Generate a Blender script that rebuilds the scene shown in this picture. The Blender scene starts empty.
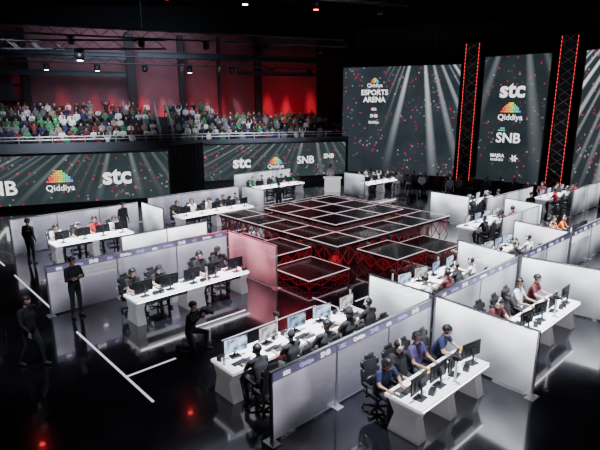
import bpy, bmesh, math, random
import numpy as np
from mathutils import Vector, Matrix
random.seed(11)
COL = bpy.context.scene.collection
PI = math.pi
R = math.radians
ANG = R(47.2)
CA, SA = math.cos(ANG), math.sin(ANG)

def W(D, L):
    """ground point from (distance ahead, distance right) of the camera foot"""
    return (CA*D + SA*L, SA*D - CA*L)
def F(s, d):
    return W(.357*s + .934*d, .934*s - .357*d)
FROT = math.atan2(-.373, .928)

# ---------------------------------------------------------------- materials
def newmat(name):
    m = bpy.data.materials.new(name); m.use_nodes = True
    nt = m.node_tree; nt.nodes.clear()
    return m, nt
def N(nt, t, **kw):
    n = nt.nodes.new(t)
    for k, v in kw.items(): setattr(n, k, v)
    return n
def mat(name, col, rough=.6, metal=0, emis=None, es=0, var=.15, scale=9, bump=0, alpha=1, coat=0):
    m, nt = newmat(name)
    out = N(nt, 'ShaderNodeOutputMaterial'); p = N(nt, 'ShaderNodeBsdfPrincipled')
    nt.links.new(p.outputs[0], out.inputs[0])
    tc = N(nt, 'ShaderNodeTexCoord'); no = N(nt, 'ShaderNodeTexNoise')
    no.inputs['Scale'].default_value = scale; no.inputs['Detail'].default_value = 4
    nt.links.new(tc.outputs['Object'], no.inputs['Vector'])
    mx = N(nt, 'ShaderNodeMix', data_type='RGBA')
    mx.inputs[6].default_value = (*[c*(1-var) for c in col], 1)
    mx.inputs[7].default_value = (*[min(1, c*(1+var)) for c in col], 1)
    nt.links.new(no.outputs['Fac'], mx.inputs[0]); nt.links.new(mx.outputs[2], p.inputs['Base Color'])
    p.inputs['Roughness'].default_value = rough; p.inputs['Metallic'].default_value = metal
    p.inputs['Alpha'].default_value = alpha
    if coat: p.inputs['Coat Weight'].default_value = coat
    if emis:
        p.inputs['Emission Color'].default_value = (*emis, 1); p.inputs['Emission Strength'].default_value = es
    if bump:
        b = N(nt, 'ShaderNodeBump'); b.inputs['Strength'].default_value = bump
        nt.links.new(no.outputs['Fac'], b.inputs['Height']); nt.links.new(b.outputs[0], p.inputs['Normal'])
    return m
def mth(nt, op, a, b=None, clamp=False):
    n = N(nt, 'ShaderNodeMath', operation=op, use_clamp=clamp)
    for i, v in enumerate((a, b)):
        if v is None: continue
        if isinstance(v, (int, float)): n.inputs[i].default_value = v
        else: nt.links.new(v, n.inputs[i])
    return n.outputs[0]
def screen_mat(name, base, x0, z0, beam=.3, k=5, dots=.985, dotscale=5, strength=1.0, beamfrom=0.0, reddot=.5):
    m, nt = newmat(name)
    out = N(nt, 'ShaderNodeOutputMaterial'); e = N(nt, 'ShaderNodeEmission')
    tc = N(nt, 'ShaderNodeTexCoord'); sp = N(nt, 'ShaderNodeSeparateXYZ')
    nt.links.new(tc.outputs['Object'], sp.inputs[0])
    x, z = sp.outputs[0], sp.outputs[2]
    a = mth(nt, 'DIVIDE', mth(nt, 'SUBTRACT', x, x0), mth(nt, 'SUBTRACT', z0, z))
    cb = N(nt, 'ShaderNodeCombineXYZ'); nt.links.new(mth(nt, 'MULTIPLY', a, k), cb.inputs[0])
    nb = N(nt, 'ShaderNodeTexNoise'); nb.inputs['Scale'].default_value = 1.0; nb.inputs['Detail'].default_value = 0
    nt.links.new(cb.outputs[0], nb.inputs['Vector'])
    r = N(nt, 'ShaderNodeValToRGB'); r.color_ramp.elements[0].position = .5; r.color_ramp.elements[1].position = .76
    nt.links.new(nb.outputs['Fac'], r.inputs[0])
    side = mth(nt, 'MULTIPLY', mth(nt, 'SUBTRACT', x, beamfrom), .6, True)
    bm_ = mth(nt, 'MULTIPLY', mth(nt, 'MULTIPLY', r.outputs[0], beam), side)
    fade = mth(nt, 'MULTIPLY', z, .13, True)
    bm_ = mth(nt, 'MULTIPLY', bm_, fade)
    big = N(nt, 'ShaderNodeTexNoise'); big.inputs['Scale'].default_value = .45; big.inputs['Detail'].default_value = 5
    nt.links.new(tc.outputs['Object'], big.inputs['Vector'])
    mx = N(nt, 'ShaderNodeMix', data_type='RGBA')
    mx.inputs[6].default_value = (*[c*.3 for c in base], 1); mx.inputs[7].default_value = (*[c*1.8 for c in base], 1)
    nt.links.new(big.outputs['Fac'], mx.inputs[0])
    sc = N(nt, 'ShaderNodeVectorMath', operation='SCALE'); sc.inputs['Scale'].default_value = dotscale
    cc = N(nt, 'ShaderNodeCombineXYZ'); nt.links.new(x, cc.inputs[0]); nt.links.new(z, cc.inputs[2])
    nt.links.new(cc.outputs[0], sc.inputs[0])
    fl = N(nt, 'ShaderNodeVectorMath', operation='FLOOR'); nt.links.new(sc.outputs[0], fl.inputs[0])
    wn = N(nt, 'ShaderNodeTexWhiteNoise', noise_dimensions='3D'); nt.links.new(fl.outputs[0], wn.inputs['Vector'])
    clu = N(nt, 'ShaderNodeTexNoise'); clu.inputs['Scale'].default_value = .09*5/dotscale; clu.inputs['Detail'].default_value = 1
    nt.links.new(fl.outputs[0], clu.inputs['Vector'])
    lift = mth(nt, 'MULTIPLY', mth(nt, 'SUBTRACT', clu.outputs['Fac'], .5), .35)
    dm = mth(nt, 'GREATER_THAN', mth(nt, 'ADD', wn.outputs['Value'], lift), dots)
    s2 = N(nt, 'ShaderNodeSeparateColor'); nt.links.new(wn.outputs['Color'], s2.inputs[0])
    isr = mth(nt, 'GREATER_THAN', s2.outputs[1], 1-reddot)
    dc = N(nt, 'ShaderNodeMix', data_type='RGBA'); dc.inputs[6].default_value = (.2, .23, .23, 1); dc.inputs[7].default_value = (.4, .02, .03, 1)
    nt.links.new(isr, dc.inputs[0])
    dim = N(nt, 'ShaderNodeMix', data_type='RGBA'); nt.links.new(s2.outputs[2], dim.inputs[0])
    nt.links.new(mx.outputs[2], dim.inputs[6]); nt.links.new(dc.outputs[2], dim.inputs[7])
    m2 = N(nt, 'ShaderNodeMix', data_type='RGBA'); nt.links.new(dm, m2.inputs[0])
    nt.links.new(mx.outputs[2], m2.inputs[6]); nt.links.new(dim.outputs[2], m2.inputs[7])
    add = N(nt, 'ShaderNodeMix', data_type='RGBA', blend_type='ADD'); add.inputs[0].default_value = 1
    nt.links.new(m2.outputs[2], add.inputs[6])
    cg = N(nt, 'ShaderNodeCombineColor')
    for i, f in enumerate((.9, .97, 1)): nt.links.new(mth(nt, 'MULTIPLY', bm_, f), cg.inputs[i])
    nt.links.new(cg.outputs[0], add.inputs[7])
    nt.links.new(add.outputs[2], e.inputs[0]); e.inputs[1].default_value = strength
    nt.links.new(e.outputs[0], out.inputs[0])
    return m
def emis(name, col, s, var=.1):
    return mat(name, [c*.3 for c in col], .5, 0, col, s, var)

M = {}
M['white'] = mat('white_laminate_glow', (.88, .87, .91), .3, var=.04, emis=(1, .96, 1), es=.55)  # laminate given its own glow so the desk tops look brighter
M['legw'] = mat('white_leg_laminate_glow', (.75, .75, .79), .35, var=.05, emis=(1, .96, 1), es=.06)  # leg laminate with a fainter glow put into the material
M['black'] = mat('black_plastic', (.012, .012, .014), .4)
M['dark'] = mat('charcoal_matte', (.03, .03, .035), .7)
M['leather'] = mat('black_leatherette', (.018, .018, .02), .42, bump=.1, scale=40)
M['alu'] = mat('brushed_aluminium', (.55, .55, .58), .35, .8)
M['steel'] = mat('dark_steel', (.06, .065, .08), .45, .7)
M['skin'] = mat('skin_light', (.62, .37, .26), .55, var=.08)
M['skin2'] = mat('skin_brown', (.4, .22, .14), .55, var=.08)
M['eyew'] = mat('eye_white', (.8, .8, .78), .3)
M['eyed'] = mat('eye_dark', (.02, .012, .01), .3)
M['lip'] = mat('lips', (.4, .14, .12), .5)
M['hairb'] = mat('black_hair', (.012, .01, .009), .5, bump=.4, scale=60)
M['hairbr'] = mat('brown_hair', (.06, .03, .018), .5, bump=.4, scale=60)
M['trous'] = mat('dark_trousers', (.02, .02, .025), .85)
M['shoe'] = mat('shoe_dark', (.03, .03, .03), .5)
cl = dict(black=(.015, .015, .018), navy=(.018, .022, .08), purple=(.07, .045, .15), white=(.7, .69, .7), red=(.4, .025, .03),
          orange=(.85, .17, .04), grey=(.14, .15, .17), green=(.03, .2, .09), blue=(.05, .16, .5), yellow=(.7, .5, .06), maroon=(.13, .02, .03), tan=(.35, .25, .17))
for k, v in cl.items(): M['c_'+k] = mat('cloth_'+k, v, .85, scale=25, bump=.15)

# ---------------------------------------------------------------- mesh helpers
def setmi(vs, mi):
    if mi:
        for f in {f for v in vs for f in v.link_faces}: f.material_index = mi
def bx(bm, c, s, mi=0, rot=None, bev=0):
    Mx = Matrix.Translation(c)
    if rot: Mx = Mx @ rot.to_4x4()
    Mx = Mx @ Matrix.Diagonal((*s, 1))
    vs = bmesh.ops.create_cube(bm, size=1, matrix=Mx)['verts']
    setmi(vs, mi)
    if bev:
        es = list({e for v in vs for e in v.link_edges})
        bmesh.ops.bevel(bm, geom=es, offset=bev, segments=2, affect='EDGES', profile=.5)
    return vs
def cyl(bm, p0, p1, r0, r1=None, n=12, mi=0, caps=True):
    p0, p1 = Vector(p0), Vector(p1); r1 = r0 if r1 is None else r1
    d = p1-p0
    q = d.to_track_quat('Z', 'Y').to_matrix().to_4x4()
    vs = bmesh.ops.create_cone(bm, cap_ends=caps, segments=n, radius1=r0, radius2=r1, depth=d.length, matrix=Matrix.Translation((p0+p1)/2) @ q)['verts']
    setmi(vs, mi); return vs
def sph(bm, c, r, n=10, mi=0, rot=None):
    if isinstance(r, (int, float)): r = (r, r, r)
    Mx = Matrix.Translation(c)
    if rot: Mx = Mx @ rot.to_4x4()
    vs = bmesh.ops.create_uvsphere(bm, u_segments=n+2, v_segments=n, radius=1, matrix=Mx @ Matrix.Diagonal((*r, 1)))['verts']
    setmi(vs, mi); return vs
def tube(bm, pts, rs, n=6, mi=0):
    pts = [Vector(p) for p in pts]; rings = []
    for i, p in enumerate(pts):
        t = (pts[min(i+1, len(pts)-1)]-pts[max(i-1, 0)]).normalized()
        up = Vector((0, 0, 1)) if abs(t.z) < .9 else Vector((0, 1, 0))
        a = t.cross(up).normalized(); b = t.cross(a)
        rings.append([bm.verts.new(p+(a*math.cos(2*PI*k/n)+b*math.sin(2*PI*k/n))*rs[i]) for k in range(n)])
    for i in range(len(rings)-1):
        for k in range(n):
            f = bm.faces.new((rings[i][k], rings[i][(k+1) % n], rings[i+1][(k+1) % n], rings[i+1][k])); f.material_index = mi
    for rg in (rings[0], rings[-1]):
        f = bm.faces.new(rg); f.material_index = mi
def mesh(name, bm, mats, smooth=False):
    bmesh.ops.recalc_face_normals(bm, faces=bm.faces)
    me = bpy.data.meshes.new(name); bm.to_mesh(me); bm.free()
    for m in (mats if isinstance(mats, (list, tuple)) else [mats]): me.materials.append(m)
    if smooth: me.polygons.foreach_set('use_smooth', [True]*len(me.polygons))
    return me
def inst(name, me, parent=None, loc=(0, 0, 0), rz=0, mats=None):
    o = bpy.data.objects.new(name, me); COL.objects.link(o)
    o.location = loc; o.rotation_euler = (0, 0, rz)
    if parent: o.parent = parent
    if mats:
        for i, m in mats.items():
            o.material_slots[i].link = 'OBJECT'; o.material_slots[i].material = m
    return o
def obj(name, bm, mats, parent=None, loc=(0, 0, 0), rz=0, smooth=False):
    return inst(name, mesh(name, bm, mats, smooth), parent, loc, rz)
def tag(o, label, cat, group=None, kind=None):
    o['label'] = label; o['category'] = cat
    if group: o['group'] = group
    if kind: o['kind'] = kind
    return o
def thing(name, label, cat, loc=(0, 0, 0), rz=0, group=None):
    o = bpy.data.objects.new(name, None); COL.objects.link(o)
    o.location = loc; o.rotation_euler = (0, 0, rz); o.empty_display_size = .2
    return tag(o, label, cat, group)
def struct(name, bm, m, loc=(0, 0, 0), rz=0):
    o = obj(name, bm, m, None, loc, rz); o['kind'] = 'structure'; return o
def B(fn):
    bm = bmesh.new(); fn(bm); return bm
_tx = {}
def text_mesh(body, size, bold=0, m=None):
    key = (body, size, bold, m.name)
    if key in _tx: return _tx[key]
    cu = bpy.data.curves.new('t', 'FONT'); cu.body = body; cu.size = size; cu.align_x = 'CENTER'; cu.align_y = 'CENTER'
    cu.offset = bold*size; cu.extrude = .004; cu.resolution_u = 3
    o = bpy.data.objects.new('t', cu); COL.objects.link(o)
    bpy.context.view_layer.update()
    me = bpy.data.meshes.new_from_object(o.evaluated_get(bpy.context.evaluated_depsgraph_get()))
    bpy.data.objects.remove(o); me.transform(Matrix.Rotation(PI/2, 4, 'X'))
    me.materials.clear(); me.materials.append(m); me.name = 'lettering'
    _tx[key] = me; return me
def text(body, size, x, z, parent, m, y=-.03, bold=.02, name='lettering'):
    return inst(name, text_mesh(body, size, bold, m), parent, (x, y, z))

# ---------------------------------------------------------------- people
def person_pieces(J, hi=True):
    P = []   # p0,p1,r0,r1,mat
    def a(p0, p1, r0, r1, m): P.append((Vector(p0), Vector(p1), r0, r1, m))
    pel, che, nek, hd = [Vector(J[k]) for k in ('pelvis', 'chest', 'neck', 'head')]
    for s in (-1, 1):
        a(pel+Vector((s*.07, 0, 0)), pel+Vector((s*.06, .0, .08)), .105, .105, 2)
        a(pel+Vector((s*.06, 0, .1)), che+Vector((s*.075, 0, 0)), .1, .115, 1)
        a(che+Vector((s*.075, 0, 0)), nek+Vector((s*.06, 0, -.05)), .115, .075, 1)
    a(pel+Vector((0, .02, .05)), che, .11, .11, 1)
    a(nek+Vector((0, 0, -.04)), nek+Vector((0, 0, .0)), .07, .06, 1)
    Rm = Matrix.Rotation(J.get('yaw', 0), 3, 'Z') @ Matrix.Rotation(J.get('nod', 0), 3, 'X')
    h = lambda x, y, z: hd+Rm @ Vector((x, y, z))
    g = 1 if hi else .88
    a(nek, h(0, -.02, -.05), .052, .052, 0)
    a(h(0, -.02, .03), h(0, .01, .03), .09*g, .085*g, 0)
    a(h(0, .02, -.03), h(0, .035, -.085), .07*g, .042, 0)
    a(h(0, .088, .0), h(0, .102, -.03), .009, .015, 0)
    for s in (-1, 1): a(h(s*.086, -.01, .0), h(s*.088, -.012, -.025), .016, .014, 0)
    for i, s in enumerate((-1, 1)):
        sh, el, wr = [Vector(J[k][i]) for k in ('sh', 'el', 'wr')]
        hip, kn, an, to = [Vector(J[k][i]) for k in ('hip', 'knee', 'ankle', 'toe')]
        a(nek+Vector((s*.05, 0, -.04)), sh, .06, .068, 1)
        a(sh, sh.lerp(el, .6), .066, .055, 1)
        a(sh.lerp(el, .6), el, .05, .042, 1 if J.get('long') else 0)
        a(el, wr, .042, .027, 1 if J.get('long') else 0)
        a(hip, kn, .095, .062, 2); a(kn, kn.lerp(an, .35), .06, .058, 2); a(kn.lerp(an, .35), an, .058, .04, 2)
        heel = an+Vector((0, 0, -.035)) - (to-an).normalized()*.04
        a(Vector((heel.x, heel.y, to.z)), to, .042, .036, 3); a(an, Vector((an.x, an.y, to.z+.01)), .042, .042, 3)
        hdv = Vector(J['hand'][i]).normalized()
        side = hdv.cross(Vector(J.get('palmn', (0, 0, 1)))).normalized()
        for q in (-.022, .0, .022): a(wr, wr+hdv*.085+side*q, .02, .014, 0)
    return P, Rm
def make_body(J, voxel=.017, fingers=True, spect=False):
    P, Rm = person_pieces(J, not spect)
    bm = bmesh.new()
    for p0, p1, r0, r1, m in P:
        for p, r in ((p0, r0), (p1, r1)):
            bmesh.ops.create_icosphere(bm, subdivisions=2, radius=r, matrix=Matrix.Translation(p))
        if (p1-p0).length > .01: cyl(bm, p0, p1, r0, r1, 14)
    me = bpy.data.meshes.new('tmp'); bm.to_mesh(me); bm.free()
    o = bpy.data.objects.new('tmp', me); COL.objects.link(o)
    rm = o.modifiers.new('r', 'REMESH'); rm.mode = 'VOXEL'; rm.voxel_size = voxel
    sm = o.modifiers.new('s', 'SMOOTH'); sm.factor = .5; sm.iterations = 3 if not spect else 1
    bpy.context.view_layer.update()
    m2 = bpy.data.meshes.new_from_object(o.evaluated_get(bpy.context.evaluated_depsgraph_get()))
    bpy.data.objects.remove(o)
    m2.materials.clear()
    for k in (M['skin'], M['c_black'], M['trous'], M['shoe'], M['eyed'], M['hairb'], M['eyew'], M['lip']): m2.materials.append(k)
    n = len(m2.polygons); c = np.zeros(n*3)
    m2.polygons.foreach_get('center', c); c = c.reshape(-1, 3)
    best = np.full(n, 9.); idx = np.zeros(n, dtype=np.int32)
    for p0, p1, r0, r1, m in P:
        a = np.array(p0); d = np.array(p1)-a; L2 = max(d@d, 1e-9)
        t = np.clip(((c-a)@d)/L2, 0, 1)
        ds = np.linalg.norm(c-(a+t[:, None]*d), axis=1)-(r0+(r1-r0)*t)
        k = ds < best; best[k] = ds[k]; idx[k] = m
    hd = np.array(J['head'])
    if spect:
        loc = (c-hd)@np.array(Rm)
        k = (idx == 0) & (loc[:, 2] > -.06) & ((loc[:, 1] < .0) | (loc[:, 2] > .045)) & (np.abs(loc[:, 0]) < .13) & (np.abs(loc[:, 2]) < .16)
        idx[k] = 5
    bm = bmesh.new(); bm.from_mesh(m2); bm.faces.ensure_lookup_table()
    for f in bm.faces: f.material_index = int(idx[f.index]); f.smooth = True
    hdv = Vector(J['head'])
    if fingers:
        h = lambda x, y, z: hdv+Rm @ Vector((x, y, z))
        for s in (-1, 1):
            sph(bm, h(s*.033, .079, .018), (.015, .01, .009), 8, 6, Rm); sph(bm, h(s*.033, .087, .018), (.006, .005, .007), 6, 4, Rm)
            tube(bm, [h(s*.016, .088, .036), h(s*.034, .086, .041), h(s*.05, .074, .036)], [.003, .005, .003], 5, 4)
        tube(bm, [h(-.026, .074, -.056), h(0, .084, -.054), h(.026, .074, -.056)], [.003, .007, .003], 6, 7)
        for i, s in enumerate((-1, 1)):
            wr = Vector(J['wr'][i]); d = Vector(J['hand'][i]).normalized(); pn = Vector(J.get('palmn', (0, 0, 1)))
            side = d.cross(pn).normalized(); up = side.cross(d).normalized()
            for q, ln in ((-1.5, .062), (-.5, .075), (.5, .08), (1.5, .07)):
                if s > 0: q = -q
                b0 = wr+d*.075+side*q*.017
                p1 = b0+d*ln*.55+side*q*.004+up*.006; p2 = p1+d*ln*.45-up*.016+side*q*.003
                tube(bm, [b0, p1, p2, p2+d*.008-up*.012], [.0095, .009, .0078, .005], 6, 0)
            ths = -1 if s > 0 else 1
            tq = side*ths
            t0 = wr+d*.03+tq*.018
            tube(bm, [t0, t0+d*.03+tq*.022-up*.004, t0+d*.058+tq*.026-up*.012], [.012, .0105, .007], 6, 0)
    bm.to_mesh(m2); bm.free()
    m2.name = 'person_body'
    return m2, Rm, hdv
def head_part(kind, Rm, hd):
    bm = bmesh.new()
    if kind in ('hair', 'longhair', 'cap', 'scarf'):
        vs = sph(bm, (0, -.014, .035), (.101, .112, .1), 14)
        if kind in ('longhair', 'scarf'):
            sph(bm, (0, -.06, -.06), (.095, .06, .14), 12)
        for v in bm.verts:
            if v.co.y > .03 and v.co.z < .055: v.co = Vector((v.co.x*.72, v.co.y*.55, v.co.z))
            elif v.co.z < -.01 and kind == 'hair': v.co.x *= .84; v.co.y *= .9
        if kind == 'cap':
            bx(bm, (0, .12, .062), (.14, .1, .014), bev=.006)
    else:
        pts = [(.108*math.cos(t), -.01, .03+.112*math.sin(t)) for t in [PI*k/12 for k in range(13)]]
        tube(bm, pts, [.011]*13, 6)
        for s in (-1, 1):
            cyl(bm, (s*.088, -.008, .0), (s*.118, -.008, .0), .043, .038, 14)
        tube(bm, [(-.11, .01, -.02), (-.09, .07, -.05), (-.05, .1, -.06)], [.005, .004, .007], 5)
    bmesh.ops.transform(bm, matrix=Matrix.Translation(hd) @ Rm.to_4x4(), verts=bm.verts)
    return bm
def sym(x, y, z): return [(-x, y, z), (x, y, z)]
SIT = dict(pelvis=(0, 0, .56), chest=(0, .05, .9), neck=(0, .08, 1.09), head=(0, .125, 1.25), nod=-.06,
           sh=sym(.185, .07, 1.03), el=sym(.245, .2, .81), wr=[(-.17, .42, .792), (.2, .43, .792)], hand=[(.15, 1, -.05), (-.05, 1, -.05)],
           hip=sym(.09, .03, .54), knee=sym(.13, .44, .53), ankle=sym(.13, .42, .1), toe=sym(.15, .56, .045))
SIT2 = dict(SIT); SIT2.update(chest=(.02, .1, .88), neck=(.02, .15, 1.06), head=(.02, .22, 1.2), yaw=.25, nod=-.2, sh=sym(.185, .14, 1.0), el=sym(.26, .25, .81))
SIT3 = dict(SIT); SIT3.update(chest=(0, -.03, .9), neck=(0, -.03, 1.1), head=(0, .0, 1.27), yaw=-.35, nod=0, sh=sym(.185, -.02, 1.04), el=sym(.25, .12, .8), wr=[(-.17, .37, .79), (.2, .38, .79)])
SIT4 = dict(SIT); SIT4.update(chest=(.03, -.06, .9), neck=(.05, -.06, 1.09), head=(.07, -.03, 1.26), yaw=.9, nod=0, sh=[(-.15, -.0, 1.03), (.21, -.12, 1.03)], el=[(-.25, .1, .8), (.3, -.02, .8)], wr=[(-.15, .36, .79), (.24, .2, .72)], long=True)
LAP = dict(pelvis=(0, 0, .53), chest=(0, .0, .88), neck=(0, .02, 1.07), head=(0, .05, 1.23), long=True,
           sh=sym(.185, .01, 1.01), el=sym(.25, .08, .76), wr=sym(.12, .3, .65), hand=[(.5, 1, -.2), (-.5, 1, -.2)],
           hip=sym(.09, .03, .51), knee=sym(.14, .44, .5), ankle=sym(.14, .42, .1), toe=sym(.16, .56, .045))
CLAP = dict(LAP); CLAP.update(el=sym(.27, .16, .82), wr=sym(.07, .34, 1.02), hand=[(.2, .3, 1), (-.2, .3, 1)], yaw=.4, palmn=(1, 0, 0))
CHEER = dict(LAP); CHEER.update(el=sym(.33, .05, 1.2), wr=sym(.28, .1, 1.45), hand=[(0, 0, 1), (0, 0, 1)], palmn=(0, 1, 0), yaw=-.4)
STAND = dict(pelvis=(0, 0, .93), chest=(0, .0, 1.28), neck=(0, .0, 1.47), head=(0, .03, 1.635), long=True,
             sh=sym(.19, 0, 1.41), el=sym(.255, -.03, 1.14), wr=sym(.26, .05, .9), hand=[(0, .1, -1), (0, .1, -1)], palmn=(1, 0, 0),
             hip=sym(.09, 0, .9), knee=sym(.11, .02, .5), ankle=sym(.125, -.02, .09), toe=sym(.15, .12, .04))
FOLD = dict(STAND); FOLD.update(el=sym(.26, .07, 1.14), wr=[(.02, .22, 1.17), (-.02, .19, 1.2)], hand=[(1, .1, .1), (-1, .1, .1)], palmn=(0, 1, 0), yaw=.3)
WALK = dict(STAND); WALK.update(knee=[(-.1, .2, .52), (.1, -.02, .5)], ankle=[(-.11, .24, .1), (.11, -.26, .13)], toe=[(-.12, .38, .045), (.12, -.13, .045)],
             el=[(-.25, -.12, 1.15), (.25, .06, 1.14)], wr=[(-.24, -.1, .9), (.24, .24, .98)])
KNEEL = dict(STAND); KNEEL.update(pelvis=(0, 0, .5), chest=(0, .06, .84), neck=(0, .08, 1.02), head=(0, .12, 1.18), sh=sym(.185, .08, .96), el=sym(.24, .22, .8), wr=[(-.1, .38, 1.0), (.1, .38, 1.0)],
             hand=[(.4, .6, .4), (-.4, .6, .4)], palmn=(1, 0, 0), hip=sym(.09, 0, .48), knee=[(-.13, .4, .47), (.12, .14, .07)], ankle=[(-.13, .36, .1), (.12, -.3, .1)], toe=[(-.14, .5, .045), (.12, -.36, .05)])
BODY = {}
def get_pose(k, J, **kw):
    b, Rm, hd = make_body(J, **kw)
    BODY[k] = dict(body=b)
    if not kw.get('spect'):
        for kind in ('hair', 'longhair', 'cap', 'scarf', 'headset'):
            m = {'headset': M['black'], 'scarf': M['c_black'], 'cap': M['c_black']}.get(kind, M['hairb'])
            BODY[k][kind] = mesh(kind, head_part(kind, Rm, hd), m, True)
for k, J in dict(sit=SIT, sit2=SIT2, sit3=SIT3, sit4=SIT4, stand=STAND, fold=FOLD, walk=WALK, kneel=KNEEL).items(): get_pose(k, J)
for k, J in dict(lap=LAP, clap=CLAP, cheer=CHEER).items(): get_pose(k, J, voxel=.022, fingers=False, spect=True)

def person(pose, loc, rz, label, shirt='black', hair='hair', headset=False, trous=None, skin=None, group=None, sc=1, hsm=None, hm=None):
    t = thing('person', label, 'person', loc, rz, group); t.scale = (sc, sc, sc)
    mats = {1: M['c_'+shirt]}
    if skin: mats[0] = skin
    if trous: mats[2] = M['c_'+trous]
    inst('body', BODY[pose]['body'], t, mats=mats)
    hn = {'longhair': 'hair', 'scarf': 'head_scarf'}.get(hair, hair)
    inst(hn, BODY[pose][hair], t, mats={0: hm} if hm else None)
    if headset: inst('headset', BODY[pose]['headset'], t, mats={0: hsm} if hsm else None)
    return t

# ---------------------------------------------------------------- furniture meshes
def chair_meshes(acc):
    d = {}
    bm = bmesh.new()
    for k in range(5):
        a = 2*PI*k/5+.3; c, s = math.cos(a), math.sin(a)
        tube(bm, [(0, 0, .1), (c*.16, s*.16, .095), (c*.31, s*.31, .075)], [.035, .028, .02], 8)
        sph(bm, (c*.31, s*.31, .03), (.03, .03, .03), 8)
    d['star_base'] = mesh('star_base', bm, M['black'])
    d['gas_column'] = mesh('gas_column', B(lambda b: (cyl(b, (0, 0, .08), (0, 0, .3), .03), cyl(b, (0, 0, .3), (0, 0, .4), .018), bx(b, (0, 0, .395), (.26, .3, .03)))), M['steel'])
    bm = bmesh.new(); bx(bm, (0, .02, .435), (.42, .46, .07), bev=.025)
    for s in (-1, 1): bx(bm, (s*.22, .02, .455), (.06, .44, .1), bev=.025, mi=1)
    d['seat'] = mesh('seat', bm, [M['leather'], acc], True)
    bm = bmesh.new(); rt = Matrix.Rotation(R(9), 3, 'X')
    bx(bm, (0, -.265, .74), (.36, .06, .6), rot=rt, bev=.03)
    for s in (-1, 1):
        bx(bm, (s*.19, -.25, .68), (.07, .1, .34), 1, rt, .025); bx(bm, (s*.19, -.29, .95), (.08, .07, .14), 1, rt, .03)
    bx(bm, (0, -.32, 1.07), (.24, .06, .12), 0, rt, .03)
    d['backrest'] = mesh('backrest', bm, [M['leather'], acc], True)
    d['lumbar_pillow'] = mesh('lumbar_pillow', B(lambda b: sph(b, (0, -.205, .62), (.15, .04, .08), 10)), acc, True)
    bm = bmesh.new(); bx(bm, (.28, .0, .67), (.06, .24, .03), bev=.01); cyl(bm, (.28, -.02, .42), (.28, -.02, .66), .018); bx(bm, (.25, -.02, .41), (.1, .05, .02))
    d['armrest'] = mesh('armrest', bm, M['black'])
    return d
CH = {'black': chair_meshes(M['black']), 'white': chair_meshes(M['c_white'])}
def chair(loc, rz, label, group, kind='black'):
    t = thing('gaming_chair', label, 'chair', loc, rz, group); m = CH[kind]
    for k in ('star_base', 'gas_column', 'seat', 'backrest', 'lumbar_pillow'): inst(k, m[k], t)
    inst('armrest', m['armrest'], t); o = inst('armrest', m['armrest'], t, (0, 0, 0)); o.scale = (-1, 1, 1)
    return t
def disp_mat(name, c1, c2, s):
    m, nt = newmat(name); out = N(nt, 'ShaderNodeOutputMaterial'); e = N(nt, 'ShaderNodeEmission'); tc = N(nt, 'ShaderNodeTexCoord')
    no = N(nt, 'ShaderNodeTexNoise'); no.inputs['Scale'].default_value = 7; no.inputs['Detail'].default_value = 6
    r = N(nt, 'ShaderNodeValToRGB'); r.color_ramp.elements[0].position = .38; r.color_ramp.elements[1].position = .62
    r.color_ramp.elements[0].color = (*c1, 1); r.color_ramp.elements[1].color = (*c2, 1)
    nt.links.new(tc.outputs['Object'], no.inputs['Vector']); nt.links.new(no.outputs['Fac'], r.inputs[0]); nt.links.new(r.outputs[0], e.inputs[0])
    e.inputs[1].default_value = s; nt.links.new(e.outputs[0], out.inputs[0]); return m
DSP = [disp_mat('game_display_blue', (.05, .1, .2), (.6, .75, .9), 2.4), disp_mat('game_display_tan', (.1, .1, .1), (.65, .62, .6), 2.1), disp_mat('game_display_dark', (.03, .05, .09), (.35, .45, .65), 2.1)]
MON = dict(
    stand_base=mesh('stand_base', B(lambda b: bx(b, (0, .05, .009), (.24, .2, .018), bev=.006)), M['steel']),
    stand_neck=mesh('stand_neck', B(lambda b: (cyl(b, (0, .08, .01), (0, .07, .32), .022), bx(b, (0, .045, .3), (.08, .05, .08)))), M['steel']),
    housing=mesh('housing', B(lambda b: (bx(b, (0, .015, .3), (.56, .03, .33), bev=.006), bx(b, (0, .035, .3), (.36, .025, .2), bev=.01))), M['black']),
    display=mesh('display', B(lambda b: bx(b, (0, -.001, .303), (.535, .003, .3))), DSP[0]))
def monitor(loc, rz, label, group, k=0):
    t = thing('monitor', label, 'monitor', loc, rz, group)
    for n_, me in MON.items(): inst(n_, me, t, mats={0: DSP[k % 3]} if n_ == 'display' else None)
    return t
KB = mesh('keyboard', B(lambda b: (bx(b, (0, 0, .011), (.36, .13, .022), bev=.004), [bx(b, (-.15+.0235*i, -.045+.022*j, .026), (.018, .017, .01), 1) for i in range(14) for j in range(5)])), [M['black'], M['dark']])
MS = mesh('mouse', B(lambda b: sph(b, (0, 0, .014), (.03, .055, .02), 10)), M['c_white'], True)
PADM = mesh('mouse_pad', B(lambda b: bx(b, (0, 0, .002), (.42, .26, .004))), M['dark'])
BOT = dict(bottle=mesh('water_bottle', B(lambda b: (cyl(b, (0, 0, 0), (0, 0, .15), .032), cyl(b, (0, 0, .15), (0, 0, .185), .032, .014), cyl(b, (0, 0, .185), (0, 0, .2), .013))), mat('bottle_plastic', (.5, .6, .65), .1, alpha=.6), True),
           cap=mesh('bottle_cap', B(lambda b: cyl(b, (0, 0, .198), (0, 0, .218), .016)), M['c_red']))
CUP = mesh('energy_drink_can', B(lambda b: (cyl(b, (0, 0, .004), (0, 0, .14), .03, n=16), cyl(b, (0, 0, .14), (0, 0, .15), .03, .024, n=16), cyl(b, (0, 0, 0), (0, 0, .005), .025, .03, n=16))), M['c_yellow'], True)
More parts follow.
